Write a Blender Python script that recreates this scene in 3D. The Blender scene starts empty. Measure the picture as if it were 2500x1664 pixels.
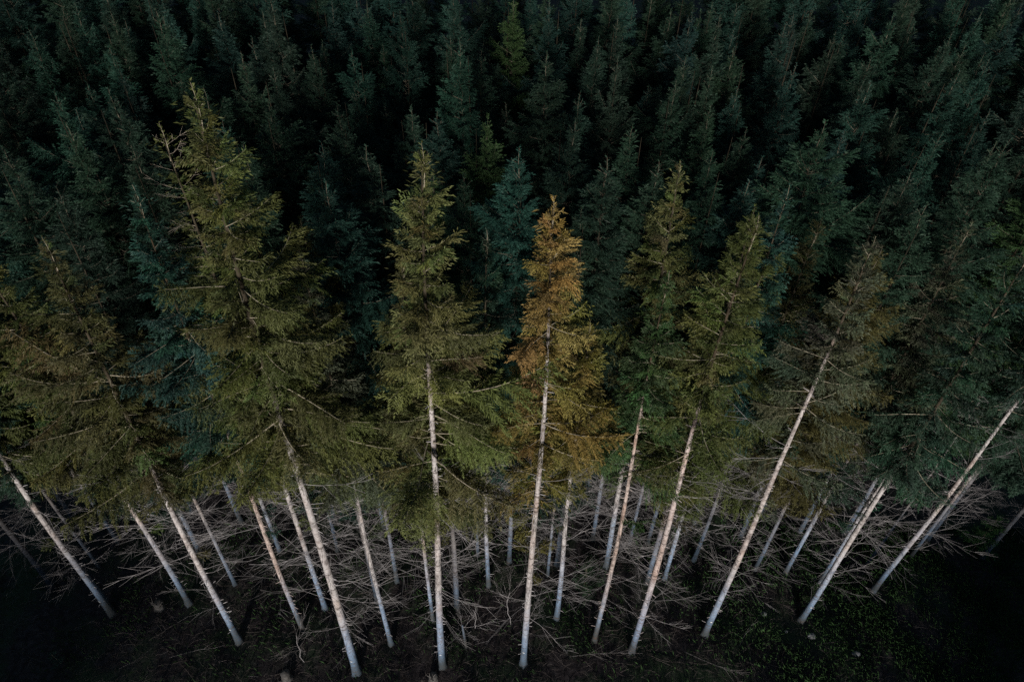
import bpy, math, random
import numpy as np
from mathutils import Vector, Matrix, Euler

C = bpy.context.scene.collection
scene = bpy.context.scene
R = math.radians

# ------------------------------------------------------------------ camera, sky, sun, exposure
cam_data = bpy.data.cameras.new('camera')
cam_data.sensor_width = 36.0
cam_data.lens = 24.0
cam_data.clip_start = 0.5
cam_data.clip_end = 3000.0
cam = bpy.data.objects.new('camera', cam_data)
C.objects.link(cam)
cam.matrix_world = Matrix(((0.9996350, -0.0270172, 0.0, 0.0),
                           (0.0178946, 0.6620993, -0.7492024, 0.0),
                           (0.0202412, 0.7489290, 0.6623411, 25.0),
                           (0, 0, 0, 1)))
scene.camera = cam

SUN_EL, SUN_AZ = 7.0, 183.0            # compass style: 180 = behind the camera (-Y)
world = bpy.data.worlds.new('World')
scene.world = world
world.use_nodes = True
wn = world.node_tree.nodes
bg = wn['Background']
sky = wn.new('ShaderNodeTexSky')
sky.sky_type = 'NISHITA'
sky.sun_disc = False
sky.sun_elevation = R(SUN_EL)
sky.sun_rotation = R(SUN_AZ)
sky.ozone_density = 3.0
sky.air_density = 1.3
sky.dust_density = 0.4
world.node_tree.links.new(sky.outputs[0], bg.inputs[0])
bg.inputs[1].default_value = 0.07

sun_data = bpy.data.lights.new('sun', 'SUN')
sun_data.energy = 4.8
sun_data.angle = R(7.0)
sun_data.color = (1.0, 0.95, 0.90)
sun = bpy.data.objects.new('sun', sun_data)
C.objects.link(sun)
sd = Vector((math.sin(R(SUN_AZ)) * math.cos(R(SUN_EL)), math.cos(R(SUN_AZ)) * math.cos(R(SUN_EL)), math.sin(R(SUN_EL))))
sun.rotation_euler = sd.to_track_quat('Z', 'Y').to_euler()
sun.location = sd * 100

scene.view_settings.view_transform = 'Standard'
scene.view_settings.look = 'None'
scene.view_settings.gamma = 1.0
scene.view_settings.exposure = 0.0
scene.view_settings.use_curve_mapping = False
scene.render.engine = 'CYCLES'
scene.cycles.use_denoising = False
scene.cycles.sample_clamp_direct = 1.6
scene.cycles.sample_clamp_indirect = .8
scene.cycles.max_bounces = 4
scene.cycles.diffuse_bounces = 3
scene.cycles.glossy_bounces = 1
scene.cycles.transmission_bounces = 2
scene.cycles.caustics_reflective = False
scene.cycles.caustics_refractive = False

# ------------------------------------------------------------------ materials
def new_mat(name):
    m = bpy.data.materials.new(name)
    m.use_nodes = True
    nt = m.node_tree
    for n in list(nt.nodes):
        nt.nodes.remove(n)
    return m, nt, nt.nodes, nt.links

def mix_rgb(N, L, fac, a, b, mode='MIX'):
    n = N.new('ShaderNodeMix'); n.data_type = 'RGBA'; n.blend_type = mode
    for sock, v in ((n.inputs[0], fac), (n.inputs[6], a), (n.inputs[7], b)):
        if hasattr(v, 'is_output'): L.new(v, sock)
        else: sock.default_value = v
    return n.outputs[2]

def ramp(N, L, src, stops):
    r = N.new('ShaderNodeValToRGB')
    el = r.color_ramp.elements
    el[0].position, el[0].color = stops[0]
    el[1].position, el[1].color = stops[-1]
    for p, c in stops[1:-1]:
        e = el.new(p); e.color = c
    L.new(src, r.inputs[0])
    return r.outputs[0]

def g4(v): return (v, v, v, 1)

def foliage_material():
    m, nt, N, L = new_mat('spruce_needles')
    info = N.new('ShaderNodeObjectInfo')
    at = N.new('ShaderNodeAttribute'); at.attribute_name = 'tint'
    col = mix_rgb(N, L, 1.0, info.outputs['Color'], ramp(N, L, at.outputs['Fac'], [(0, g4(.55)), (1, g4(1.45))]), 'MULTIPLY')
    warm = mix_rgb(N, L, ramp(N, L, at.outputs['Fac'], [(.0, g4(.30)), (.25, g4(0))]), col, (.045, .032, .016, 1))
    d = N.new('ShaderNodeBsdfPrincipled')
    d.inputs['Roughness'].default_value = .62
    d.inputs['Specular IOR Level'].default_value = .25
    L.new(warm, d.inputs['Base Color'])
    t = N.new('ShaderNodeBsdfTranslucent')
    L.new(warm, t.inputs['Color'])
    mx = N.new('ShaderNodeMixShader'); mx.inputs[0].default_value = .22
    L.new(d.outputs[0], mx.inputs[1]); L.new(t.outputs[0], mx.inputs[2])
    out = N.new('ShaderNodeOutputMaterial')
    L.new(mx.outputs[0], out.inputs[0])
    return m

def bark_material():
    m, nt, N, L = new_mat('spruce_bark')
    tc = N.new('ShaderNodeTexCoord')
    info = N.new('ShaderNodeObjectInfo')
    off = N.new('ShaderNodeVectorMath'); off.operation = 'ADD'
    L.new(tc.outputs['Object'], off.inputs[0])
    sc = N.new('ShaderNodeVectorMath'); sc.operation = 'SCALE'
    sc.inputs[0].default_value = (37.0, 11.0, 53.0)
    L.new(info.outputs['Random'], sc.inputs['Scale'])
    L.new(sc.outputs[0], off.inputs[1])
    def noise(scale, detail, stretch):
        mp = N.new('ShaderNodeMapping'); mp.inputs['Scale'].default_value = stretch
        L.new(off.outputs[0], mp.inputs[0])
        n = N.new('ShaderNodeTexNoise'); n.inputs['Scale'].default_value = scale; n.inputs['Detail'].default_value = detail
        n.inputs['Roughness'].default_value = .65
        L.new(mp.outputs[0], n.inputs[0])
        return n.outputs[0]
    big = noise(.55, 3, (1, 1, 1))
    mid = noise(4.0, 5, (1, 1, .6))
    fine = noise(22.0, 4, (1, 1, .7))
    scars = noise(2.6, 4, (.5, .5, 4.0))
    base = ramp(N, L, mid, [(.36, (.17, .15, .145, 1)), (.49, (.38, .35, .34, 1)), (.66, (.49, .46, .45, 1))])
    pink = mix_rgb(N, L, ramp(N, L, big, [(.50, g4(0)), (.68, g4(.5))]), base, (.43, .29, .215, 1))
    lich_and_tone = mix_rgb(N, L, ramp(N, L, noise(1.7, 4, (1, 1, .4)), [(.55, g4(0)), (.75, g4(.55))]), pink, (.33, .36, .34, 1))
    # bluish grey tone over the lowest metres of the bark
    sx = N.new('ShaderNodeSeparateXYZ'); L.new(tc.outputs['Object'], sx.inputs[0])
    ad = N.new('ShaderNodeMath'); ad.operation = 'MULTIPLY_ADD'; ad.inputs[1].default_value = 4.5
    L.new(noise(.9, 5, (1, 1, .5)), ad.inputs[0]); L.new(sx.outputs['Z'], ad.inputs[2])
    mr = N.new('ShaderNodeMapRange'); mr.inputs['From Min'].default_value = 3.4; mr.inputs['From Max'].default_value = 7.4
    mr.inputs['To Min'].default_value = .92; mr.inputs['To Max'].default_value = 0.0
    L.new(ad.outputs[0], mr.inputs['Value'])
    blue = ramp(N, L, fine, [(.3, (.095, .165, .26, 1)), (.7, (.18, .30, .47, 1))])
    lich_and_tone = mix_rgb(N, L, mr.outputs[0], lich_and_tone, blue)
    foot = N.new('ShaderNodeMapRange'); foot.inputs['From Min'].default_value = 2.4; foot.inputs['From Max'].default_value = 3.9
    foot.inputs['To Min'].default_value = .85; foot.inputs['To Max'].default_value = 0.0        # darker tone at the very foot
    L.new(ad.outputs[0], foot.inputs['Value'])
    lich_and_tone = mix_rgb(N, L, foot.outputs[0], lich_and_tone, (.05, .055, .045, 1))
    s = mix_rgb(N, L, ramp(N, L, scars, [(.36, g4(.9)), (.43, g4(0))]), lich_and_tone, (.085, .07, .062, 1))
    f = mix_rgb(N, L, ramp(N, L, fine, [(.36, g4(.6)), (.50, g4(0))]), s, (.14, .115, .10, 1))
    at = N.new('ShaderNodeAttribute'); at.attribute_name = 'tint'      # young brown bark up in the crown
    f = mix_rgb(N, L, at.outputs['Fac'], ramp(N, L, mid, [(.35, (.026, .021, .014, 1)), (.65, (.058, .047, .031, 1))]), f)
    tone = mix_rgb(N, L, 1.0, f, info.outputs['Color'], 'MULTIPLY')
    p = N.new('ShaderNodeBsdfPrincipled'); p.inputs['Roughness'].default_value = .88
    p.inputs['Specular IOR Level'].default_value = .15
    L.new(tone, p.inputs['Base Color'])
    b = N.new('ShaderNodeBump'); b.inputs['Strength'].default_value = .6; b.inputs['Distance'].default_value = .012
    L.new(fine, b.inputs['Height']); L.new(b.outputs[0], p.inputs['Normal'])
    out = N.new('ShaderNodeOutputMaterial'); L.new(p.outputs[0], out.inputs[0])
    return m

def noisy_material(name, c0, c1, scale=6.0, rough=.9, use_obj=False, bump=0.0):
    m, nt, N, L = new_mat(name)
    tc = N.new('ShaderNodeTexCoord')
    n = N.new('ShaderNodeTexNoise'); n.inputs['Scale'].default_value = scale; n.inputs['Detail'].default_value = 5
    L.new(tc.outputs['Object'], n.inputs[0])
    col = ramp(N, L, n.outputs[0], [(.32, (*c0, 1)), (.68, (*c1, 1))])
    if use_obj:
        info = N.new('ShaderNodeObjectInfo')
        col = mix_rgb(N, L, 1.0, col, info.outputs['Color'], 'MULTIPLY')
    p = N.new('ShaderNodeBsdfPrincipled'); p.inputs['Roughness'].default_value = rough
    p.inputs['Specular IOR Level'].default_value = .15
    L.new(col, p.inputs['Base Color'])
    if bump:
        b = N.new('ShaderNodeBump'); b.inputs['Strength'].default_value = bump; b.inputs['Distance'].default_value = .02
        L.new(n.outputs[0], b.inputs['Height']); L.new(b.outputs[0], p.inputs['Normal'])
    out = N.new('ShaderNodeOutputMaterial'); L.new(p.outputs[0], out.inputs[0])
    return m

def ground_material():
    m, nt, N, L = new_mat('forest_soil')
    tc = N.new('ShaderNodeTexCoord')
    def noise(scale, detail=5, rough=.6):
        n = N.new('ShaderNodeTexNoise'); n.inputs['Scale'].default_value = scale; n.inputs['Detail'].default_value = detail
        n.inputs['Roughness'].default_value = rough
        L.new(tc.outputs['Object'], n.inputs[0]); return n.outputs[0]
    soil = ramp(N, L, noise(5.0, 8, .7), [(.30, (.018, .015, .015, 1)), (.50, (.052, .043, .044, 1)), (.72, (.11, .094, .094, 1))])
    fine = mix_rgb(N, L, ramp(N, L, noise(45.0, 3), [(.5, g4(0)), (.75, g4(.55))]), soil, (.09, .08, .078, 1))
    moss = mix_rgb(N, L, ramp(N, L, noise(.45, 6, .65), [(.47, g4(0)), (.62, g4(.75))]), fine, (.050, .085, .042, 1))
    p = N.new('ShaderNodeBsdfPrincipled'); p.inputs['Roughness'].default_value = .95
    p.inputs['Specular IOR Level'].default_value = .1
    L.new(moss, p.inputs['Base Color'])
    b = N.new('ShaderNodeBump'); b.inputs['Strength'].default_value = .9; b.inputs['Distance'].default_value = .05
    L.new(noise(14.0, 6, .7), b.inputs['Height']); L.new(b.outputs[0], p.inputs['Normal'])
    out = N.new('ShaderNodeOutputMaterial'); L.new(p.outputs[0], out.inputs[0])
    return m

M_LEAF = foliage_material()
M_BARK = bark_material()
M_WOOD = noisy_material('dead_wood', (.32, .30, .30), (.52, .49, .49), 9.0, .9, True)
M_LIVEWOOD = noisy_material('live_twig_bark', (.17, .145, .10), (.36, .32, .24), 12.0, .9)
M_DARKWOOD = noisy_material('dark_twig_bark', (.07, .058, .042), (.16, .14, .105), 12.0, .9)  # darker twig bark for the crowns of the trees further in
M_SOIL = ground_material()
M_LITTER = noisy_material('fallen_twig_wood', (.035, .027, .024), (.17, .145, .135), 1.3, .9)
M_GRASS = noisy_material('grass_blades', (.024, .055, .018), (.055, .115, .038), 1.5, .8)
M_STONE = noisy_material('pale_stone', (.16, .16, .165), (.34, .34, .34), 14.0, .8, False, .5)
M_STUMP = noisy_material('weathered_stump_wood', (.06, .055, .05), (.19, .18, .17), 11.0, .9, False, .6)
M_TAG = noisy_material('white_tag_paint', (.72, .74, .75), (.82, .83, .83), 5.0, .5)

# ------------------------------------------------------------------ mesh buffers
class Buf:
    """vertices, quads / tris, a tint per vertex and a material slot per face"""
    def __init__(self):
        self.v, self.t, self.f, self.fm, self.n = [], [], [], [], 0
    def add(self, v, f, mat=0, tint=.5):
        v = np.asarray(v, float); f = np.asarray(f, int)
        self.v.append(v)
        self.t.append(np.full(len(v), tint) if np.isscalar(tint) else np.asarray(tint, float))
        self.f.append(f + self.n); self.fm.append(np.full(len(f), mat))
        self.n += len(v)
    def pack(self):
        quads = [a for a in self.f]
        return np.concatenate(self.v), np.concatenate(self.t), quads, self.fm
    def mesh(self, name, mats, smooth=True):
        me = bpy.data.meshes.new(name)
        v = np.concatenate(self.v); t = np.concatenate(self.t)
        me.vertices.add(len(v)); me.vertices.foreach_set('co', v.astype(np.float32).ravel())
        loops = np.concatenate([a.ravel() for a in self.f])
        sizes = np.concatenate([np.full(len(a), a.shape[1]) for a in self.f])
        starts = np.concatenate([[0], np.cumsum(sizes)[:-1]])
        me.loops.add(len(loops)); me.loops.foreach_set('vertex_index', loops.astype(np.int32))
        me.polygons.add(len(sizes)); me.polygons.foreach_set('loop_start', starts.astype(np.int32))
        me.polygons.foreach_set('material_index', np.concatenate(self.fm).astype(np.int32))
        me.polygons.foreach_set('use_smooth', np.full(len(sizes), smooth))
        at = me.attributes.new('tint', 'FLOAT', 'POINT'); at.data.foreach_set('value', t.astype(np.float32))
        for m in mats: me.materials.append(m)
        me.update(calc_edges=True)
        return me

def tube(buf, pts, rad, sides=4, mat=0, tint=.5, close_tip=True, wob=None):
    pts = np.asarray(pts, float); n = len(pts)
    d = np.gradient(pts, axis=0); d /= np.linalg.norm(d, axis=1)[:, None] + 1e-9
    ref = np.array([0, 0, 1.]) if abs(d[0][2]) < .8 else np.array([1., 0, 0])
    a = np.cross(d, ref); a /= np.linalg.norm(a, axis=1)[:, None] + 1e-9
    b = np.cross(d, a)
    ang = np.arange(sides) * 2 * math.pi / sides
    rr = np.asarray(rad, float)[:, None, None] * (np.ones((n, sides, 1)) if wob is None else wob[:, :, None])
    ring = pts[:, None, :] + rr * (np.cos(ang)[None, :, None] * a[:, None, :] + np.sin(ang)[None, :, None] * b[:, None, :])
    v = ring.reshape(-1, 3)
    i = np.arange(n - 1)[:, None] * sides; j = np.arange(sides)[None, :]; k = (j + 1) % sides
    f = np.stack([i + j, i + k, i + sides + k, i + sides + j], -1).reshape(-1, 4)
    buf.add(v, f, mat, tint)
    if close_tip:
        v2 = np.concatenate([ring[-1], [pts[-1] + d[-1] * rad[-1]]])
        f2 = np.array([[q, (q + 1) % sides, sides] for q in range(sides)])
        buf.add(v2, f2, mat, tint)

def needles(buf, base, axis, length, width, rng, tint):
    """a lot of narrow needle tufts at once: base (n,3), unit axis (n,3)"""
    n = len(base)
    r = rng.normal(size=(n, 3)); side = np.cross(axis, r); side /= np.linalg.norm(side, axis=1)[:, None] + 1e-9
    nor = np.cross(axis, side)
    L = length[:, None]; Wd = width[:, None]
    sag = -np.array([0, 0, 1.])[None, :] * L * rng.uniform(0, .22, (n, 1))
    v = np.stack([base, base + axis * L * .45 + side * Wd * .5 + nor * Wd * .12, base + axis * L + sag,
                  base + axis * L * .45 - side * Wd * .5 - nor * Wd * .12], 1).reshape(-1, 3)
    f = (np.arange(n)[:, None] * 4 + np.arange(4)[None, :])
    buf.add(v, f, 0, np.repeat(tint, 4))

# ------------------------------------------------------------------ boughs (live) and dead branches
def unit(v): return v / (np.linalg.norm(v, axis=-1, keepdims=True) + 1e-9)

def make_bough(buf, L, rng, fill=1.0):
    n = 9
    s = np.linspace(0, 1, n)
    droop = rng.uniform(.06, .16); lift = rng.uniform(.12, .26)
    z = L * (-droop * s * 1.2 + lift * s ** 2.6)
    y = L * .05 * np.sin(s * rng.uniform(2, 5) + rng.uniform(0, 6))
    st = np.stack([L * s, y, z], 1)
    tube(buf, st, (.004 + .0075 * L) * (1 - s * .85), 3, 1, .5)
    def at(q):
        return np.stack([np.interp(q, s, st[:, k]) for k in range(3)], -1)
    start = .05 if L < .8 else rng.uniform(.12, .25)
    B, A, Ln, Wd, Tn = [], [], [], [], []
    sp = .052
    qs = np.arange(start, .99, sp / L)
    for idx, q in enumerate(qs):
        for side in (-1, 1):
            if rng.random() > .93 * fill: continue
            q1 = min(1, q + rng.uniform(-.5, .5) * sp / L)
            p = at(q1)
            reach = (.40 * L * (1 - q1) ** .75 + .10 + .05 * L) * rng.uniform(.55, 1.15)
            reach = min(reach * min(1, .35 + (q1 - start) * 4), .85)
            phi = rng.uniform(.75, 1.12) * side
            tilt = rng.uniform(-.85, .16)
            d = np.array([math.cos(phi), math.sin(phi), tilt]); d /= np.linalg.norm(d)
            k = max(2, int(reach / .032))
            w = np.linspace(.02, 1, k)
            curve = np.outer(w * reach, d) + np.outer(w ** 2 * reach, np.array([.12, 0, rng.uniform(-.38, .05)]))
            pos = p + curve
            dd = unit(np.gradient(pos, axis=0)) if k > 2 else np.repeat(d[None], k, 0)
            lat = unit(np.cross(dd, np.array([0, 0, 1.])))
            base_t = rng.uniform(.25, .6)
            # along the twig itself
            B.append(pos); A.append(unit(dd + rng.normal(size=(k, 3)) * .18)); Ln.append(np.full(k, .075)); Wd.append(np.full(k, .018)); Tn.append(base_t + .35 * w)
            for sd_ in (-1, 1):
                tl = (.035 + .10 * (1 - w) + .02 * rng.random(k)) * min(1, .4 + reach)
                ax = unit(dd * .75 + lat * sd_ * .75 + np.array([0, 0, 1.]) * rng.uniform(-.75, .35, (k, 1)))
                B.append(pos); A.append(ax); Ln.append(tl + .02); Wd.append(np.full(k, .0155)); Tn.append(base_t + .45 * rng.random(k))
    # leader tufts
    k = max(6, int(L / .03)); q = np.linspace(start, 1, k); pos = at(q)
    A.append(unit(np.array([.8, 0, .25]) + rng.normal(size=(k, 3)) * .5)); B.append(pos)
    Ln.append(np.full(k, .08)); Wd.append(np.full(k, .022)); Tn.append(rng.uniform(.4, 1, k))
    needles(buf, np.concatenate(B), np.concatenate(A), np.concatenate(Ln), np.concatenate(Wd), rng, np.clip(np.concatenate(Tn), 0, 1))

def make_dead_branch(buf, L, rng, mat=0):
    n = 8
    s = np.linspace(0, 1, n)
    up = rng.uniform(.05, .42); bow = rng.uniform(-.20, .06)
    z = L * (bow * s + up * s ** 2.2) + np.cumsum(rng.normal(0, .005 * L, n))
    y = L * rng.uniform(-.20, .20) * s ** 2 + np.cumsum(rng.normal(0, .007 * L, n))
    z -= z[0]; y -= y[0]
    st = np.stack([L * s, y, z], 1)
    tube(buf, st, (.0031 + .0024 * L) * (1.02 - s * .66), 3, mat, .5)
    for k in range(int(2 + L * rng.uniform(2, 5))):
        q = rng.uniform(.25, .95)
        p = np.array([np.interp(q, s, st[:, c]) for c in range(3)])
        l2 = L * rng.uniform(.16, .46) * (1.15 - q * .6)
        phi = rng.uniform(.25, .75) * rng.choice([-1, 1])
        d = np.array([math.cos(phi), math.sin(phi), rng.uniform(-.35, .45)])
        w = np.linspace(0, 1, 4)
        pts = p + np.outer(w * l2, d) + np.outer(w ** 2 * l2, np.array([.15, 0, rng.uniform(-.1, .25)]))
        tube(buf, pts, (.0032 + .0009 * L) * (1 - w * .55), 3, mat, .5, False)

def place(src, M, buf):
    """append a packed buffer through a 4x4 matrix"""
    v, t, fs, fm = src
    Mn = np.array(M)
    buf.v.append(v @ Mn[:3, :3].T + Mn[:3, 3]); buf.t.append(t)
    for f, m in zip(fs, fm):
        buf.f.append(f + buf.n); buf.fm.append(m)
    buf.n += len(v)

BOUGH_CLASSES = (.45, .9, 1.5, 2.2)
BOUGHS = {}
BOUGH_PACK = {}
for ci, L in enumerate(BOUGH_CLASSES):
    for k in range(4):
        b = Buf(); make_bough(b, L, np.random.RandomState(100 + ci * 10 + k))
        BOUGHS[ci, k] = b.mesh('bough', [M_LEAF, M_LIVEWOOD]); BOUGH_PACK[ci, k] = b.pack()
SPARSE = {}
for ci, L in enumerate(BOUGH_CLASSES):
    for k in range(3):
        b = Buf(); make_bough(b, L, np.random.RandomState(300 + ci * 10 + k), .42)
        SPARSE[ci, k] = b.mesh('sparse_bough', [M_LEAF, M_LIVEWOOD])
DEAD = []
DEAD_PACK = []
for k in range(12):
    b = Buf(); make_dead_branch(b, 1.3 + .1 * k, np.random.RandomState(500 + k))
    DEAD.append(b.mesh('dead_branch', [M_WOOD])); DEAD_PACK.append(b.pack())

def bough_matrix(pos, az, pitch, roll, scale):
    return Matrix.Translation(pos) @ Matrix.Rotation(az, 4, 'Z') @ Matrix.Rotation(-pitch, 4, 'Y') @ Matrix.Rotation(roll, 4, 'X') @ Matrix.Scale(scale, 4)

def crown_plan(h, base, rad, rng, density=1.0, open_top=0.0, point=.64):
    """list of (z, azimuth, pitch, length) for the live boughs of a spruce"""
    out = []
    z = h - .12
    span = h - base
    lob = rng.uniform(0, 6.28)
    while z > base:
        t = (h - z) / span
        prof = rad * (min(1.0, (t * 1.25)) ** point) * (1.0 if t < .72 else 1 - .45 * (t - .72) / .28)
        prof = max(prof, .16)
        step = (.25 + .22 * t) * rng.uniform(.7, 1.35)
        wf = rng.uniform(.62, 1.22)
        m = int(round((4.6 + 1.4 * t) * density + rng.uniform(-.5, .5)))
        a0 = rng.uniform(0, 6.28)
        for i in range(max(2, m)):
            a = a0 + i * 6.283 / max(2, m) + rng.uniform(-.35, .35)
            asym = 1 + .16 * math.sin(a + lob) + .10 * math.sin(2 * a + 3 * t * 3 + lob)
            ln = prof * wf * asym * rng.uniform(.55, 1.22)
            pitch = R(46 * (1 - min(1, t * 2.6)) ** 1.2 + 14 - 32 * t + rng.uniform(-11, 11))
            if rng.random() < .06: continue
            if t < .7 and rng.random() < .07: ln *= 1.45; pitch += .12
            out.append((z + rng.uniform(-.12, .12), a, pitch, max(.16, ln)))
        z -= step
    return out

def bough_class(ln):
    return min(range(4), key=lambda c: abs(math.log(BOUGH_CLASSES[c] / ln)))

def leader(buf, h, rng, length=.7):
    """the leading shoot with its short twigs, rising out of the crown; local z = 0 at trunk tip"""
    w = np.linspace(0, 1, 5)
    pts = np.stack([.03 * np.sin(w * 3), .02 * w, h - .25 + w * length], 1)
    tube(buf, pts, .012 * (1 - w * .75), 3, 1, .5)
    k = 46
    q = rng.uniform(0, 1, k) ** .8
    B = np.stack([np.interp(q, w, pts[:, c]) for c in range(3)], 1)
    a = rng.uniform(0, 6.28, k)
    A = unit(np.stack([np.cos(a), np.sin(a), rng.uniform(.5, 1.6, k)], 1))
    needles(buf, B, A, np.full(k, .09), np.full(k, .022), rng, rng.uniform(.4, 1, k))
    for j in range(5):
        a = j * 1.257 + rng.uniform(-.3, .3); l = rng.uniform(.14, .26)
        w2 = np.linspace(0, 1, 3)
        st = np.array([.0, .01, h - .25 + length * .45]) + np.outer(w2 * l, [math.cos(a) * .75, math.sin(a) * .75, .65])
        tube(buf, st, .007 * (1 - w2 * .6), 3, 1, .5)
        kk = 14; q = rng.uniform(0, 1, kk)
        B = st[0] + np.outer(q, st[-1] - st[0])
        needles(buf, B, unit((st[-1] - st[0])[None] / l + rng.normal(size=(kk, 3)) * .6), np.full(kk, .07), np.full(kk, .02), rng, rng.uniform(.4, 1, kk))

# ------------------------------------------------------------------ crowns and trunks shared by the trees further in
SHARED_H = 18.0
CROWN_MESHES = []
for k, (rad, base, dens) in enumerate([(1.9, 7.6, 1.35), (2.15, 7.0, 1.3), (1.7, 8.2, 1.35), (2.35, 7.4, 1.3), (1.95, 8.0, 1.15), (2.1, 6.6, 1.35), (1.8, 8.0, 1.3)]):
    rng = np.random.RandomState(700 + k)
    b = Buf()
    for (z, a, p, ln) in crown_plan(SHARED_H, base, rad, rng, dens, 0, .68):
        c = bough_class(ln)
        place(BOUGH_PACK[c, rng.randint(4)], bough_matrix((0, 0, z), a, p, rng.uniform(-.3, .3), ln / BOUGH_CLASSES[c]), b)
    leader(b, SHARED_H - .1, rng, .8)
    q = 620                                            # short twigs close to the stem
    zz = rng.uniform(base, SHARED_H, q) ; aa = rng.uniform(0, 6.28, q)
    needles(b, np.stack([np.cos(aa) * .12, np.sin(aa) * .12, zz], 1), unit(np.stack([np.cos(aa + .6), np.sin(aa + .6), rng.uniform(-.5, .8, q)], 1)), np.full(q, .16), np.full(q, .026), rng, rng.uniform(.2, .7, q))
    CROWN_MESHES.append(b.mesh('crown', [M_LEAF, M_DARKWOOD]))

def trunk_mesh(h, r0, rng, lean=0.0, vis=8.0):
    b = Buf()
    n = int(h / .38) + 2
    s = np.linspace(0, 1, n)
    ph = rng.uniform(0, 6.28, 3)
    wx = .045 * np.sin(s * 9 + ph[0]) * s + .10 * (np.sin(s * 4 + ph[1]) - math.sin(ph[1])) * (1 - s)
    wy = .035 * np.sin(s * 8 + ph[2]) * s
    wx -= wx[0]
    x = lean * s ** 1.5 + wx
    r = r0 * ((1 - s) ** .74 * .94 + .05) + r0 * .6 * np.exp(-s * h / .28)
    pts = np.stack([x, wy, s * h - .12 * (1 - s)], 1)
    sides = 10
    wob = 1 + rng.normal(0, .018, (n, sides)) + np.exp(-s * h / .3)[:, None] * .18 * np.sin(np.arange(sides) * 2 * math.pi / sides * 4 + ph[0])[None, :]
    whorl = 1 + .05 * (rng.random(n) > .55)
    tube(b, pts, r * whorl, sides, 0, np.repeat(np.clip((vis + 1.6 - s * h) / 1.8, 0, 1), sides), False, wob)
    # snapped branch stubs
    for k in range(int(h * 3.2)):
        q = rng.uniform(.05, min(.8, vis / h + .05))
        p = np.array([np.interp(q, s, pts[:, c]) for c in range(3)]); rr = np.interp(q, s, r)
        a = rng.uniform(0, 6.28); l = rng.uniform(.03, .16)
        d = np.array([math.cos(a), math.sin(a), rng.uniform(-.2, .3)])
        w = np.linspace(0, 1, 2)
        tube(b, p + d * rr * .8 + np.outer(w * (l + rr * .2), d), np.array([.013, .008]), 4, 1, .5)
    return b.mesh('trunk', [M_BARK, M_WOOD]), pts

SHARED_TRUNKS = [trunk_mesh(SHARED_H, .098, np.random.RandomState(820 + k))[0] for k in range(4)]
DEAD_SETS = []
for k in range(4):
    rng = np.random.RandomState(900 + k)
    b = Buf()
    for j in range(46):
        z = rng.uniform(2.2, 9.5); kk = rng.randint(12)
        sc = rng.uniform(.35, .85)
        place(DEAD_PACK[kk], bough_matrix((0, 0, z), rng.uniform(0, 6.28), R(rng.uniform(-6, 20)), rng.uniform(-.7, .7), sc), b)
    DEAD_SETS.append(b.mesh('dead_branches', [M_WOOD]))

# ------------------------------------------------------------------ object helpers
def link(name, data, parent=None, loc=None, color=None):
    o = bpy.data.objects.new(name, data); C.objects.link(o)
    if parent: o.parent = parent
    if loc is not None: o.location = loc
    if color is not None: o.color = (*color, 1)
    return o

def tag(o, label=None, cat=None, group=None, kind=None):
    for k, v in (('label', label), ('category', cat), ('group', group), ('kind', kind)):
        if v: o[k] = v
    return o

def thing(name, label, cat, loc, group=None, rotz=0.0):
    o = bpy.data.objects.new(name, None); C.objects.link(o)
    o.empty_display_size = .3
    o.location = loc; o.rotation_euler = (0, 0, rotz)
    return tag(o, label, cat, group)

# ------------------------------------------------------------------ ground: one terrain sheet, plus an unseen hill added to shade both flanks and trunk feet
def vnoise(x, y, seed=0):
    return (np.sin(x * 1.3 + seed) * np.cos(y * 1.1 + seed * 2) * .5 + np.sin(x * 2.9 + y * 1.7 + seed) * .25
            + np.sin(x * 5.3 - y * 4.1 + seed * 3) * .14 + np.sin(x * 9.1 + y * 8.3) * .08)

def terrain(x, y):
    x = np.asarray(x, float); y = np.asarray(y, float)
    z = .09 * vnoise(x, y, 1.7)
    shade_ridge = SHADE_HILL_LOW + (SHADE_HILL_HIGH - SHADE_HILL_LOW) * np.clip((np.abs(x - SHADE_HILL_X) - SHADE_HILL_GAP) / SHADE_HILL_RUN, 0, 1.3) ** 2
    up = np.clip((-14 - y) / 26, 0, 1); up = up * up * (3 - 2 * up)
    dn = np.clip((-48 - y) / 200, 0, 1); dn = dn * dn * (3 - 2 * dn)
    return z + shade_ridge * up * (1 - dn)
SHADE_HILL_LOW, SHADE_HILL_HIGH, SHADE_HILL_X, SHADE_HILL_GAP, SHADE_HILL_RUN = 6.0, 34.0, -1.6, 9.4, 18.5

def graded(lo, hi, f_lo, f_hi, fine, far):
    a = np.arange(f_lo, f_hi + fine, fine)
    left = [f_lo]; step = fine
    while left[-1] > lo: step = min(step * 1.35, far); left.append(left[-1] - step)
    right = [a[-1]]; step = fine
    while right[-1] < hi: step = min(step * 1.35, far); right.append(right[-1] + step)
    return np.concatenate([np.array(left[1:])[::-1], a, np.array(right[1:])])
gx = graded(-1200, 1200, -22, 24, .30, 120); gy = graded(-1200, 1600, 6, 20, .30, 120)
gy = np.unique(np.concatenate([gy, np.arange(-60, 6, 2.0)]))
gx = np.unique(np.concatenate([gx, np.arange(-60, 60, 2.5)]))
X, Y = np.meshgrid(gx, gy)
b = Buf()
nx = len(gx)
ii = (np.arange(len(gy) - 1)[:, None] * nx + np.arange(nx - 1)[None, :]).ravel()
b.add(np.stack([X.ravel(), Y.ravel(), terrain(X, Y).ravel()], 1), np.stack([ii, ii + 1, ii + nx + 1, ii + nx], 1))
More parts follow.
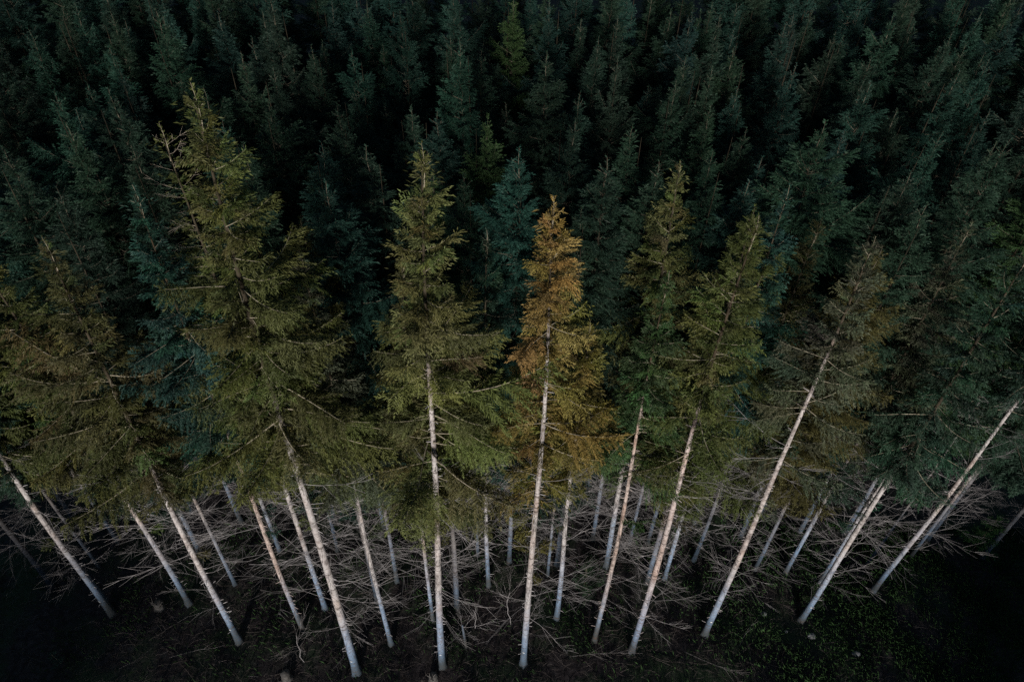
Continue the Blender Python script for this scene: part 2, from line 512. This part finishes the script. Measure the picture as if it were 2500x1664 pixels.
tag(link('ground', b.mesh('ground', [M_SOIL])), 'dark forest floor of bare soil, needles and moss', kind='structure')

def gz(x, y): return float(terrain(x, y))

# ------------------------------------------------------------------ trees
OLIVE = (.074, .086, .025); LIGHT = (.108, .118, .040); TEAL = (.018, .054, .039); DARK = (.021, .048, .029)
BROWN = (.064, .066, .024); ORANGE = (.24, .170, .052); YELLOW = (.126, .112, .028); GREY = (.064, .076, .044); VIVID = (.040, .076, .026)
EDGE = 'spruces along the edge of the forest'
MID = 'spruces just inside the forest edge'
DEEP = 'spruces crowded together deeper in the forest'

def edge_tree(x, y, h, lean, r0, crown_base, rad, color, label, seed, n_dead=38, density=1.0, top_color=None,
              dead_z=None, marked=False, sparse=0.0, bark=(1, 1, 1), sprouts=5, dead_top=0.0, point=.84, vis=9.5, pale_to=None):
    rng = np.random.RandomState(seed)
    dead_z = dead_z or (2.4, min(vis + .4, 11.2))
    r0 = r0 * .71
    h -= .2
    t = thing('spruce_tree', label, 'spruce tree', (x, y, gz(x, y)), EDGE)
    tm, pts = trunk_mesh(h, r0, rng, lean, pale_to or vis)
    link('trunk', tm, t, color=bark)
    zs = pts[:, 2]
    def axis(z): return (float(np.interp(z, zs, pts[:, 0])), float(np.interp(z, zs, pts[:, 1])), z)
    if rad > 0:
        cb = Buf(); leader(cb, h - .3, rng, .8)
        cb.v = [v + np.array([lean + pts[-1, 0] - lean, pts[-1, 1], 0]) for v in cb.v]
        # short inner twigs along the trunk inside the crown
        k = int((h - crown_base) * 90)
        zz = rng.uniform(crown_base, h, k); aa = rng.uniform(0, 6.28, k)
        B = np.array([axis(q) for q in zz]) + np.stack([np.cos(aa), np.sin(aa), 0 * aa], 1) * rng.uniform(.05, .3, (k, 1))
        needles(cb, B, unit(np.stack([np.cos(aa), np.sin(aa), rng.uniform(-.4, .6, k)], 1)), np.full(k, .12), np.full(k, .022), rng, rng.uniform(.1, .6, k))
        crown = link('crown', cb.mesh('crown', [M_LEAF, M_LIVEWOOD]), t, color=top_color or color)
        plan = crown_plan(h, crown_base, rad * 1.14, rng, density, 0, point)
        for _ in range(sprouts):                       # small living sprays on the bare stem below the crown
            plan.append((rng.uniform(max(3.5, crown_base - 3.5), crown_base), rng.uniform(0, 6.28), R(rng.uniform(-10, 20)), rng.uniform(.3, .75)))
        for (z, a, p, ln) in plan:
            c = bough_class(ln)
            tt = min(1, (h - z) / (h - crown_base))
            if z < vis + .4 and math.sin(a) < -.5 and rng.random() < .92: continue      # the clearing side of the stem is bare here
            if z < vis and rng.random() < .15: continue
            bare = dead_top and tt < dead_top
            if bare and rng.random() < .30: continue
            thin = bare or rng.random() < sparse
            me = SPARSE[c, rng.randint(3)] if thin else BOUGHS[c, rng.randint(4)]
            col = np.array(color)
            if top_color is not None:
                w = np.clip(1.22 - tt * 1.55 + rng.normal(0, .22), 0, 1)
                col = np.array(top_color) * w + col * (1 - w)
            col = col * rng.uniform(.62, 1.38) * (1 + rng.normal(0, .08, 3))
            if bare and rng.random() < .45:
                me = DEAD[rng.randint(12)]
                o = link('dead_branch', me, t, color=(1.1, 1.0, .8))
                o.matrix_local = bough_matrix(axis(z), a, p * .5, rng.uniform(-1, 1), max(.32, ln * .62))
                continue
            o = link('bough', me, crown, color=tuple(np.clip(col, .004, 1)))
            o.matrix_local = bough_matrix(axis(z), a, p, rng.uniform(-.35, .35), ln / BOUGH_CLASSES[c])
    for k in range(int(n_dead * 1.55)):
        z = dead_z[0] + (dead_z[1] - dead_z[0]) * rng.random() ** .8
        ln = rng.uniform(.3, 1.05) * (.5 + .55 * min(1, z / 5))
        o = link('dead_branch', DEAD[rng.randint(12)], t, color=tuple(np.array((1, 1, 1)) * rng.uniform(.38, .9)))
        o.matrix_local = bough_matrix(axis(z), rng.uniform(0, 6.28), R(rng.uniform(-5, 22)), rng.uniform(-.7, .7), ln)
    if marked:
        tb = Buf(); zt = 1.15
        r = float(np.interp(zt / h, np.linspace(0, 1, len(zs)), np.linspace(r0 * 1.02, r0 * .1, len(zs)))) + .012
        an = np.linspace(-2.0, -1.45, 5)
        for z0, z1, ra in ((-.022, .022, r),):
            ring = [(ra * math.cos(a), ra * math.sin(a), zt + zz) for zz in (z0, z1) for a in an] + [((ra - .01) * math.cos(a), (ra - .01) * math.sin(a), zt + zz) for zz in (z0, z1) for a in an]
            f = [[i, i + 1, i + 6, i + 5] for i in range(4)] + [[i + 10, i + 15, i + 16, i + 11] for i in range(4)] + [[i, i + 10, i + 11, i + 1] for i in range(4)] + [[i + 5, i + 6, i + 16, i + 15] for i in range(4)] + [[0, 5, 15, 10], [4, 14, 19, 9]]
            tb.add(ring, f)
        a = axis(zt)
        link('tag', tb.mesh('tag', [M_TAG], False), t, (a[0], a[1], 0))
    return t

#          x      y      h     lean   r0   base  rad   colour ...
EDGE_TREES = [
 dict(x=-5.22, y=10.33, h=20.95, lean=.15, r0=.20, crown_base=10.6, vis=12.9, rad=2.0, color=OLIVE, n_dead=44, marked=True,
      label='tallest spruce with a broad olive crown and thick pale trunk reaching lowest'),
 dict(x=-2.18, y=10.58, h=19.83, lean=.59, r0=.175, crown_base=9.0, vis=14.1, rad=2.0, color=LIGHT, n_dead=48, marked=True,
      label='light olive spruce with drooping layered boughs, left neighbour of the orange spruce'),
 dict(x=.72, y=10.75, h=18.9, lean=-.02, r0=.165, crown_base=9.4, vis=15.0, rad=1.28, color=YELLOW, top_color=ORANGE, n_dead=46, marked=True, point=.62, sprouts=9,
      label='dying spruce with orange-brown needles on a pale straight trunk', density=1.05),
 dict(x=3.34, y=11.66, h=16.67, lean=-.14, r0=.125, crown_base=9.6, vis=12.3, rad=1.15, color=VIVID, n_dead=34, bark=(1.05, .93, .85),
      label='slim fresh green spruce with pinkish trunk right of the orange spruce'),
 dict(x=4.69, y=11.34, h=18.31, lean=-.12, r0=.165, crown_base=9.4, vis=12.8, rad=1.45, color=OLIVE, n_dead=48, density=1.0, sparse=.25, bark=(1.08, 1.0, .98),
      label='yellowish olive spruce with thick pale trunk, second right of the orange spruce'),
 dict(x=7.5, y=12.02, h=17.43, lean=-.14, r0=.165, crown_base=9.4, vis=13.6, rad=1.35, color=GREY, n_dead=50, marked=True, bark=(1.05, 1.02, 1.0), sparse=.15,
      label='grey-olive spruce with tagged pale trunk slanting right among bristling dead branches'),
 dict(x=11.32, y=12.68, h=16.9, lean=.05, r0=.15, crown_base=8.4, vis=8.7, rad=1.3, color=DARK, n_dead=46, marked=True,
      label='tagged edge spruce right of the grey-olive one, its dark crown at the right border'),
 dict(x=14.46, y=13.88, h=15.6, lean=.3, r0=.14, crown_base=9.8, vis=10.8, rad=1.3, color=DARK, n_dead=46,
      label='rightmost long bare pale trunk, its crown cut by the right border'),
 dict(x=-9.71, y=11.3, h=17.4, lean=.38, r0=.165, crown_base=8.8, vis=10, rad=1.75, color=BROWN, n_dead=46, marked=True, density=1.0,
      label='brownish spruce with tagged pale trunk, left of the tallest spruce'),
 dict(x=-14.77, y=12.2, h=16.2, lean=.6, r0=.17, crown_base=8.2, vis=9.3, rad=1.6, color=OLIVE, n_dead=34, marked=True,
      label='thick tagged trunk at the left, front one of a touching pair'),
 dict(x=-12.04, y=12.66, h=16.27, lean=-.14, r0=.15, crown_base=7.8, vis=7.4, rad=1.6, color=OLIVE, n_dead=44,
      label='dim olive spruce between the touching pair and the brownish tagged spruce'),
 dict(x=-7.48, y=11.79, h=18.3, lean=.03, r0=.13, crown_base=8.8, vis=10.3, rad=1.55, color=TEAL, n_dead=34, bark=(1.05, .92, .84),
      label='teal-green spruce with slim reddish trunk, left neighbour of the tallest spruce'),
 dict(x=-6.83, y=12.62, h=19.23, lean=-.13, r0=.14, crown_base=8.2, vis=8.5, rad=1.5, color=OLIVE, n_dead=36, dead_top=.30,
      label='spruce with a bare twisted dead top, just behind the tallest spruce'),
 dict(x=-4.13, y=11.34, h=17.09, lean=-.14, r0=.12, crown_base=8.8, vis=10, rad=1.45, color=GREY, n_dead=40, sparse=.45,
      label='thin-crowned greyish spruce in the gap between the two tall olive spruces'),
 dict(x=-2.69, y=12.24, h=16.59, lean=.27, r0=.10, crown_base=8.2, vis=8.2, rad=1.0, color=BROWN, n_dead=38,
      label='slender brownish-topped spruce leaning behind the light olive spruce'),
 dict(x=-.66, y=13.72, h=16.25, lean=0, r0=.12, crown_base=8, vis=6.5, rad=1.2, color=DARK, n_dead=34, density=.85,
      label='small dark green pointed spruce behind, between light olive and orange spruces'),
 dict(x=1.97, y=12.49, h=14.6, lean=-.13, r0=.14, crown_base=8.6, vis=9.5, rad=1.35, color=YELLOW, n_dead=40,
      label='low yellow-green spruce tucked right behind the orange spruce'),
 dict(x=4.04, y=14.69, h=17.61, lean=-.21, r0=.14, crown_base=8.2, vis=7, rad=1.75, color=LIGHT, n_dead=34,
      label='pointed light green spruce standing behind the slim fresh green one'),
 dict(x=6.34, y=14.24, h=17.37, lean=-.09, r0=.12, crown_base=8.4, vis=6.5, rad=1.35, color=TEAL, n_dead=30,
      label='dark teal spruce behind the gap between yellowish and grey-olive spruces'),
 dict(x=7.65, y=15.09, h=16.03, lean=.11, r0=.11, crown_base=8.4, vis=6.5, rad=1.0, color=BROWN, n_dead=26, sparse=.6,
      label='thin brownish spruce with a wispy top behind the grey-olive spruce'),
 dict(x=11.25, y=14.61, h=16.37, lean=-.06, r0=.12, crown_base=7.6, vis=7, rad=1.45, color=GREY, n_dead=30, sparse=.4,
      label='thin grey-green spruce with bluish trunk, behind the tagged right-hand spruce'),
 dict(x=14.53, y=14.92, h=13.6, lean=.1, r0=.075, crown_base=9.6, vis=10, rad=.8, color=DARK, n_dead=22, sparse=.4,
      label='very thin bare leaning trunk with small dark crown near right border'),
]
for i, d in enumerate(EDGE_TREES):
    edge_tree(seed=1000 + i * 7, **d)

# a snapped dead trunk with twisted pale branches at its tip
rng = np.random.RandomState(77)
sn = thing('dead_snag', 'snapped dead trunk ending in twisted pale branches, right side of forest edge', 'dead tree', (12.54, 14.24, gz(12.54, 14.24)))
link('trunk', trunk_mesh(8.1, .085, rng, -.1, 9.5)[0], sn, color=(1, 1, 1))
for k in range(9):
    o = link('dead_branch', DEAD[rng.randint(12)], sn, color=(1.25, 1.2, 1.15))
    o.matrix_local = bough_matrix((-.09, 0, 8.05 - rng.random() * .9), rng.uniform(0, 6.28), R(rng.uniform(5, 45)), rng.uniform(-3, 3), rng.uniform(.5, .95))
for k in range(26):
    o = link('dead_branch', DEAD[rng.randint(12)], sn, color=(.9, .9, .9))
    z = rng.uniform(1.2, 7)
    o.matrix_local = bough_matrix((-.1 * z / 8, 0, z), rng.uniform(0, 6.28), R(rng.uniform(-10, 15)), rng.uniform(-3, 3), rng.uniform(.5, 1.0))

# trees further in share their meshes
def inner_tree(x, y, h, color, label, group, rng, thick=1.0, bare=True, width=1.0):
    t = thing('spruce_tree', label, 'spruce tree', (x, y, gz(x, y)), group, rng.uniform(0, 6.28))
    s = h / SHARED_H
    tr = link('trunk', SHARED_TRUNKS[rng.randint(4)], t, color=tuple(np.array((1, 1, 1)) * rng.uniform(.45, .8)))  # inner bark toned down in place of shade from the edge trees
    tr.scale = (thick, thick, s)
    col = np.array(color) * rng.uniform(.72, 1.22) * (1 + rng.normal(0, .05, 3))
    cr = link('crown', CROWN_MESHES[rng.randint(len(CROWN_MESHES))], t, color=tuple(col))
    cr.scale = (width, width, s)
    cr.location = (0, 0, 0)
    cr.rotation_euler = (R(rng.uniform(-1.2, 1.2)), R(rng.uniform(-1.2, 1.2)), 0)
    if bare:
        db = link('dead_branches', DEAD_SETS[rng.randint(4)], t, color=tuple(np.array((1, 1, 1)) * rng.uniform(.4, .7)))
        db.rotation_euler = (0, 0, rng.uniform(0, 6.28)); db['kind'] = 'stuff'
    return t

rng = np.random.RandomState(4242)
INNER = [  # x, y, h, colour, thickness, label: trunks one can see between the edge trees
 (-15.05, 12.52, 16.4, DARK, 1.1, 'trunk touching the thick tagged left trunk, rear one of the pair'),
 (-17.46, 13.16, 16.2, OLIVE, 1.05, 'bluish bare trunk leaning in at the left border'),
 (-16.13, 14.09, 16.4, DARK, .7, 'thin dark trunk just behind the touching pair'),
 (-15.86, 15.17, 16.9, DARK, .8, 'dim trunk in the shade well behind the touching pair'),
 (-10.54, 13.49, 16.6, DARK, .75, 'thin dark trunk right behind the brownish tagged spruce'),
 (-11.15, 16.25, 17.2, DARK, .95, 'shaded trunk high up between brownish and teal spruces'),
 (-9.22, 15.01, 17.0, DARK, .85, 'dim grey trunk behind the slim reddish trunk'),
 (-6.86, 15.09, 17.2, DARK, .8, 'faint trunk in the dark behind the tallest spruce'),
 (-4.91, 12.93, 16.4, OLIVE, .85, 'shaded trunk close behind the thin-crowned greyish spruce'),
 (-1.84, 12.83, 15.6, OLIVE, 1.1, 'stout bluish trunk right behind the light olive spruce'),
 (-1.16, 15.04, 16.6, DARK, .65, 'thin faint trunk left behind the small dark pointed spruce'),
 (1.67, 14.26, 16.2, DARK, .6, 'very thin grey trunk between orange and yellow-green spruces, further in'),
 (3.58, 15.93, 16.8, DARK, .9, 'dark trunk in the shade left behind the slim fresh green spruce'),
 (5.11, 15.81, 16.9, DARK, .7, 'thin dim trunk right behind the pointed light green spruce'),
 (5.6, 14.03, 16.4, OLIVE, 1.0, 'grey trunk rising close behind the yellowish olive spruce'),
 (8.62, 13.79, 15.6, OLIVE, .95, 'trunk rising side by side with the grey-olive tagged spruce'),
 (10.05, 14.73, 16.2, DARK, .8, 'dim trunk among dead twigs right of the grey-olive spruce'),
 (16.66, 15.5, 16.2, DARK, .7, 'faint bluish trunk behind the rightmost long bare trunk'),
 (19.57, 15.5, 16.2, DARK, .9, 'bluish trunk leaning at the right border beside the green bush'),
 (20.38, 16.24, 16.4, DARK, .7, 'thin shaded trunk behind the bluish one at the right border'),
]
for (x, y, h, col, th, lab) in INNER:
    inner_tree(x, y, h, col, lab, MID, rng, th)

TOPS = [  # crowns whose tips stand out of the mass
 (-.45, 26.33, 17.67, VIVID), (-3.78, 23.34, 17.89, TEAL), (-6.17, 28.24, 17.31, TEAL), (2.89, 20.37, 17.62, DARK), (-1.5, 19.93, 18.15, TEAL),
 (-7.72, 23.46, 18.15, DARK), (-7.3, 16.53, 17.08, TEAL), (-4.27, 13.79, 17.19, TEAL), (-12.81, 18.2, 16.97, TEAL), (-10.86, 17.17, 17.52, DARK),
 (-3.47, 15.7, 16.94, DARK), (-.38, 14.17, 17.54, TEAL), (.83, 20.38, 17.81, DARK), (1.57, 14.13, 17.29, DARK), (6.77, 24.39, 17.85, DARK),
 (9.07, 23.62, 17.73, TEAL), (7.48, 23.35, 16.93, DARK), (13.14, 25.48, 17.68, DARK), (5.55, 21.9, 17.26, DARK), (5.16, 25.96, 17.48, DARK),
 (5.35, 15.2, 16.3, TEAL), (-11.73, 22.73, 17.87, DARK), (7.91, 16.78, 17.52, DARK), (10.87, 17.29, 17.12, TEAL)]
taken = [(d['x'], d['y']) for d in EDGE_TREES] + [(12.54, 14.24)] + [(t[0], t[1]) for t in INNER]
deep = []
for (x, y, h, col) in TOPS:
    if min(math.hypot(x - a, y - c) for a, c in taken) < .7: x += .5; y += .6
    deep.append((x, y, h, col)); taken.append((x, y))
yy = 14.6
row = 0
while yy < 34.8:
    xx = -30 + (row % 2) * .97
    while xx < 31:
        x = xx + rng.uniform(-.5, .5); y = yy + rng.uniform(-.45, .45)
        edge = 15.2 if abs(x) < 11 else 14.8
        if abs(x) < max(3.2 + .69 * y, 18.5 if y < 16.5 else 0) and y > edge and min(math.hypot(x - a, y - c) for a, c in taken) > 1.22:
            tone = rng.random()
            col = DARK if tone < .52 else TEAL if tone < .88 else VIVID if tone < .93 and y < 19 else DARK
            deep.append((x, y, rng.uniform(15.6, 17.4) + np.clip((y - 20) * .12, 0, 1.2), col)); taken.append((x, y))
        xx += 1.95
    yy += 1.72
    row += 1
COLOUR_WORD = {DARK: 'dark green', TEAL: 'teal', OLIVE: 'olive', VIVID: 'fresh green'}
LANDMARK = [(-17.4, 13.2, 'the bluish trunk at the left border'), (-14.9, 12.3, 'the touching pair of trunks'), (-12.04, 12.66, 'the dim olive spruce'),
            (-9.71, 11.3, 'the brownish tagged spruce'), (-7.48, 11.79, 'the slim reddish trunk'), (-5.22, 10.33, 'the tallest spruce'),
            (-2.18, 10.58, 'the light olive spruce'), (.72, 10.75, 'the orange spruce'), (3.34, 11.66, 'the slim fresh green spruce'),
            (4.69, 11.34, 'the yellowish olive spruce'), (7.5, 12.02, 'the grey-olive spruce'), (11.32, 12.68, 'the tagged right-hand spruce'),
            (14.46, 13.88, 'the rightmost long bare trunk')]
ORD = 'first second third fourth fifth sixth seventh eighth ninth tenth eleventh twelfth thirteenth fourteenth fifteenth sixteenth seventeenth eighteenth nineteenth twentieth twenty-first twenty-second twenty-third twenty-fourth twenty-fifth twenty-sixth twenty-seventh twenty-eighth twenty-ninth thirtieth thirty-first thirty-second thirty-third thirty-fourth thirty-fifth thirty-sixth thirty-seventh thirty-eighth thirty-ninth fortieth'.split()
cells = {}
for t in deep:
    az = math.atan2(t[0], t[1])
    k = min(range(len(LANDMARK)), key=lambda i: abs(math.atan2(LANDMARK[i][0], LANDMARK[i][1]) - az))
    cells.setdefault(k, []).append(t)
for k, lst in cells.items():
    lst.sort(key=lambda t: math.hypot(t[0], t[1]))
    for n, (x, y, h, col) in enumerate(lst):
        w = rng.uniform(.8, 1.12)
        if y < 17.2: w *= 1.22
        lab = f"{'slim' if w < .9 else 'full' if w > 1.02 else 'even'} {COLOUR_WORD[col]} spruce, {ORD[n]} tree back from {LANDMARK[k][2]}"
        if y > 19: col = tuple(c * .82 for c in col)      # far needles darkened in place of light falling off into the stand
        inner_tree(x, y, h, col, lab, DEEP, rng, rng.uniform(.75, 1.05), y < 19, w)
print('deep trees', len(deep))

# ------------------------------------------------------------------ undergrowth and things on the ground
def small_bush(name, x, y, h, rad, color, label, cat, seed, fill=1.0):
    rng = np.random.RandomState(seed)
    b = Buf()
    for (z, a, p, ln) in crown_plan(h, .08, rad, rng, .9):
        c = bough_class(ln)
        place(BOUGH_PACK[c, rng.randint(4)], bough_matrix((0, 0, z), a, p + .2, rng.uniform(-.3, .3), ln / BOUGH_CLASSES[c]), b)
    t = thing(name, label, cat, (x, y, gz(x, y)))
    link('foliage', b.mesh('foliage', [M_LEAF, M_LIVEWOOD]), t, color=color)
    s = Buf(); w = np.linspace(0, 1, 5)
    tube(s, np.stack([.03 * np.sin(w * 4), 0 * w, w * h * .98 - .05], 1), .022 * (1 - w * .8), 5)
    link('stem', s.mesh('stem', [M_LIVEWOOD]), t)
small_bush('spruce_sapling', 19.2, 15.75, 2.6, 1.0, (.06, .14, .045), 'bright green bushy sapling at the foot of the right border trunks', 'sapling', 1)
small_bush('spruce_sapling', 3.1, 13.9, 1.3, .6, (.03, .06, .03), 'small dark sapling in the shade left of the slim pinkish trunk', 'sapling', 2)
small_bush('spruce_sapling', -15.78, 10.34, .75, .3, (.05, .10, .075), 'tiny bluish green seedling on bare soil at lower left', 'sapling', 3)
small_bush('spruce_sapling', 11.9, 13.35, .8, .5, (.035, .06, .025), 'low dark sapling behind the foot of the tagged right-hand spruce', 'sapling', 4)

def bare_sapling(x, y, h, label, seed, thick=.018):
    rng = np.random.RandomState(seed)
    t = thing('bare_sapling', label, 'sapling', (x, y, gz(x, y)), None, rng.uniform(0, 6.28))
    b = Buf(); w = np.linspace(0, 1, 8)
    pts = np.stack([np.cumsum(rng.normal(0, .035 * h, 8)), np.cumsum(rng.normal(0, .03 * h, 8)), w * h - .04], 1); pts[:, :2] -= pts[0, :2]
    tube(b, pts, thick * (1 - w * .7), 5)
    link('stem', b.mesh('stem', [M_WOOD]), t, color=(.8, .8, .8))
    for k in range(int(6 + h * 3)):
        q = rng.uniform(.35, .98)
        o = link('twig', DEAD[rng.randint(12)], t, color=(.8, .78, .76))
        o.matrix_local = bough_matrix([float(np.interp(q, w, pts[:, c])) for c in range(3)], rng.uniform(0, 6.28), R(rng.uniform(15, 55)), rng.uniform(-3, 3), h * rng.uniform(.14, .30))
bare_sapling(-7.13, 10.6, 2.0, 'leafless crooked sapling at the bottom edge, left of the tallest spruce', 11)
bare_sapling(.24, 12.2, 2.3, 'leafless spreading sapling behind the gap left of the orange spruce', 12)
bare_sapling(-1.1, 12.0, 1.7, 'leafless twiggy sapling behind the short bluish snag', 13)
bare_sapling(-2.1, 10.9, .9, 'low bare twig shoot right beside the light olive spruce foot', 14)

sn = thing('tree_stump', 'short bluish dead stem with bare twigs between light olive and orange spruces', 'stump', (-1.37, 11.29, gz(-1.37, 11.29)))
b = Buf(); w = np.linspace(0, 1, 7)
tube(b, np.stack([-.10 * w, 0 * w, w * 1.75 - .05], 1), .060 * (1 - w * .45), 7)
link('stem', b.mesh('stem', [M_BARK]), sn, color=(1, 1, 1))
rng2 = np.random.RandomState(21)
for k in range(9):
    o = link('twig', DEAD[rng2.randint(12)], sn, color=(.9, .9, .9))
    o.matrix_local = bough_matrix((-.10, 0, 1.68 - .3 * rng2.random()), rng2.uniform(0, 6.28), R(rng2.uniform(15, 60)), 0, rng2.uniform(.4, .8))

def broken_stump(x, y, h, r, label, seed, splinters):
    rng = np.random.RandomState(seed)
    t = thing('tree_stump', label, 'stump', (x, y, gz(x, y)))
    b = Buf(); sides = 12; n = 6; w = np.linspace(0, 1, n)
    rr = r * (1 + .55 * np.exp(-w * 6))
    wob = 1 + rng.normal(0, .07, (n, sides))
    tube(b, np.stack([0 * w, .03 * w, w * h - .05], 1), rr, sides, 0, .5, True, wob)
    link('stump_body', b.mesh('stump_body', [M_STUMP]), t)
    s = Buf()
    for k in range(splinters):
        a = rng.uniform(0, 6.28); l = rng.uniform(.10, .45) * h / .6
        p = np.array([math.cos(a) * r * rng.uniform(.4, .95), math.sin(a) * r * rng.uniform(.4, .95), h - .12])
        d = np.array([rng.normal(0, .25), rng.normal(0, .25), 1.0])
        q = np.linspace(0, 1, 3)
        tube(s, p + np.outer(q * (l + .1), d), r * .22 * (1 - q * .85), 4)
    if splinters: link('splinters', s.mesh('splinters', [M_STUMP]), t)
broken_stump(-7.6, 10.0, .42, .16, 'pale sawn stump on the bottom edge left of the tallest spruce', 31, 0)
broken_stump(-2.45, 10.12, .35, .15, 'splintered pale stump at the bottom edge below the light olive spruce', 32, 9)
broken_stump(-13.1, 12.5, .34, .17, 'wide rotten stump with ragged splinters left of the dim olive spruce', 33, 14)

def stone(x, y, r, label, seed):
    import bmesh
    rng = np.random.RandomState(seed)
    bm = bmesh.new(); bmesh.ops.create_icosphere(bm, subdivisions=2, radius=r)
    cuts = unit(rng.normal(size=(7, 3)))
    for v in bm.verts:
        p = np.array(v.co); 
        for c in cuts:
            e = p @ c - r * .72
            if e > 0: p = p - c * e * .85
        v.co = (p[0] * 1.25, p[1] * .95, p[2] * .75)
    me = bpy.data.meshes.new('stone'); bm.to_mesh(me); bm.free(); me.materials.append(M_STONE)
    tag(link('stone', me, None, (x, y, gz(x, y) + r * .35)), label, 'stone')
stone(9.92, 12.85, .10, 'small white stone on dark soil right of the grey-olive spruce foot', 41)
stone(11.51, 12.03, .14, 'pale grey stone just below the tagged right-hand spruce foot', 42)
stone(12.93, 11.4, .13, 'grey stone half sunk in moss in the lower right corner', 43)
stone(10.6, 12.2, .07, 'smallest pale stone left of the grey stone near bottom right', 44)

# twig litter: nobody could count it
rng = np.random.RandomState(55)
b = Buf()
for k in range(5200):
    x = rng.uniform(-20, 21); y = rng.uniform(9.2, 15.5)
    L = rng.uniform(.12, .55) * (2.2 if rng.random() < .10 else 1)
    a = rng.normal(0, .9); w = np.linspace(0, 1, 4)
    d = np.array([math.cos(a), math.sin(a), 0]); nrm = np.array([-d[1], d[0], 0])
    bend = rng.uniform(-.25, .25) * L
    pts = np.array([x, y, 0]) + np.outer((w - .5) * L, d) + np.outer(np.sin(w * 3.1) * bend, nrm)
    pts[:, 2] = terrain(pts[:, 0], pts[:, 1]) + .012 + rng.uniform(0, .09) * np.sin(w * 3.14) + rng.uniform(0, .03)
    tube(b, pts, (.004 + .006 * rng.random() + .004 * (L > .7)) * (1 - w * .5), 3, 0, .5, False)
tag(link('fallen_twigs', b.mesh('fallen_twigs', [M_LITTER])), 'fallen twigs and brash scattered over the dark soil', kind='stuff')
# larger fallen branches can be told apart
for k, (x, y, a, s, lab) in enumerate([
        (-12.0, 10.6, .25, 1.3, 'pale fallen branch on bare soil left of the brownish tagged trunk'),
        (-9.0, 10.05, -.1, 1.2, 'thin fallen branch lying near the bottom edge, left of the crooked sapling'),
        (-13.6, 10.2, .4, .8, 'short fallen branch at lower left beside the tiny seedling'),
        (6.6, 11.3, -.5, 1.3, 'fallen branch below the foot of the grey-olive spruce'),
        (2.4, 11.0, .15, 1.2, 'fallen branch on soil below the slim pinkish trunk'),
        (8.7, 11.6, .9, 1.0, 'curved fallen branch between the white stone and the bottom edge')]):
    o = link('fallen_branch', DEAD[(k * 5) % 12], None, (x, y, gz(x, y) + .05), (.75, .72, .70))
    o.rotation_euler = (1.4, 0, a); o.scale = (s, s, s)
    tag(o, lab, 'branch', 'fallen branches on the soil')

# grass and low green ground cover, thickest at the lower right
rng = np.random.RandomState(66)
n = 210000
x = rng.uniform(-20, 22, n); y = rng.uniform(9.3, 17, n)
dens = np.clip((x - 6) / 9, 0, 1) * .95 + .06 + .16 * (vnoise(x * .8, y * .8, 4.2) > .25)
keep = rng.random(n) < dens * np.clip(.5 + vnoise(x * .9, y * .9, 7.7), .05, 1)
x, y = x[keep], y[keep]; n = len(x)
a = rng.uniform(0, 6.28, n); hh = rng.uniform(.06, .24, n); lean_ = rng.uniform(.2, 1.0, n) * hh
base = np.stack([x, y, terrain(x, y) - .01], 1); sd_ = np.stack([np.cos(a), np.sin(a), 0 * a], 1); ld = np.stack([-np.sin(a), np.cos(a), 0 * a], 1)
wd = .008
v = np.stack([base - sd_ * wd, base + sd_ * wd, base + sd_ * wd * .7 + ld * lean_[:, None] * .4 + np.array([0, 0, 1.]) * hh[:, None] * .7,
              base + ld * lean_[:, None] + np.array([0, 0, 1.]) * hh[:, None]], 1).reshape(-1, 3)
b = Buf(); b.add(v, np.arange(n)[:, None] * 4 + np.arange(4)[None])
tag(link('grass', b.mesh('grass', [M_GRASS])), 'sparse dark grass and moss, thickest at the lower right', kind='stuff')
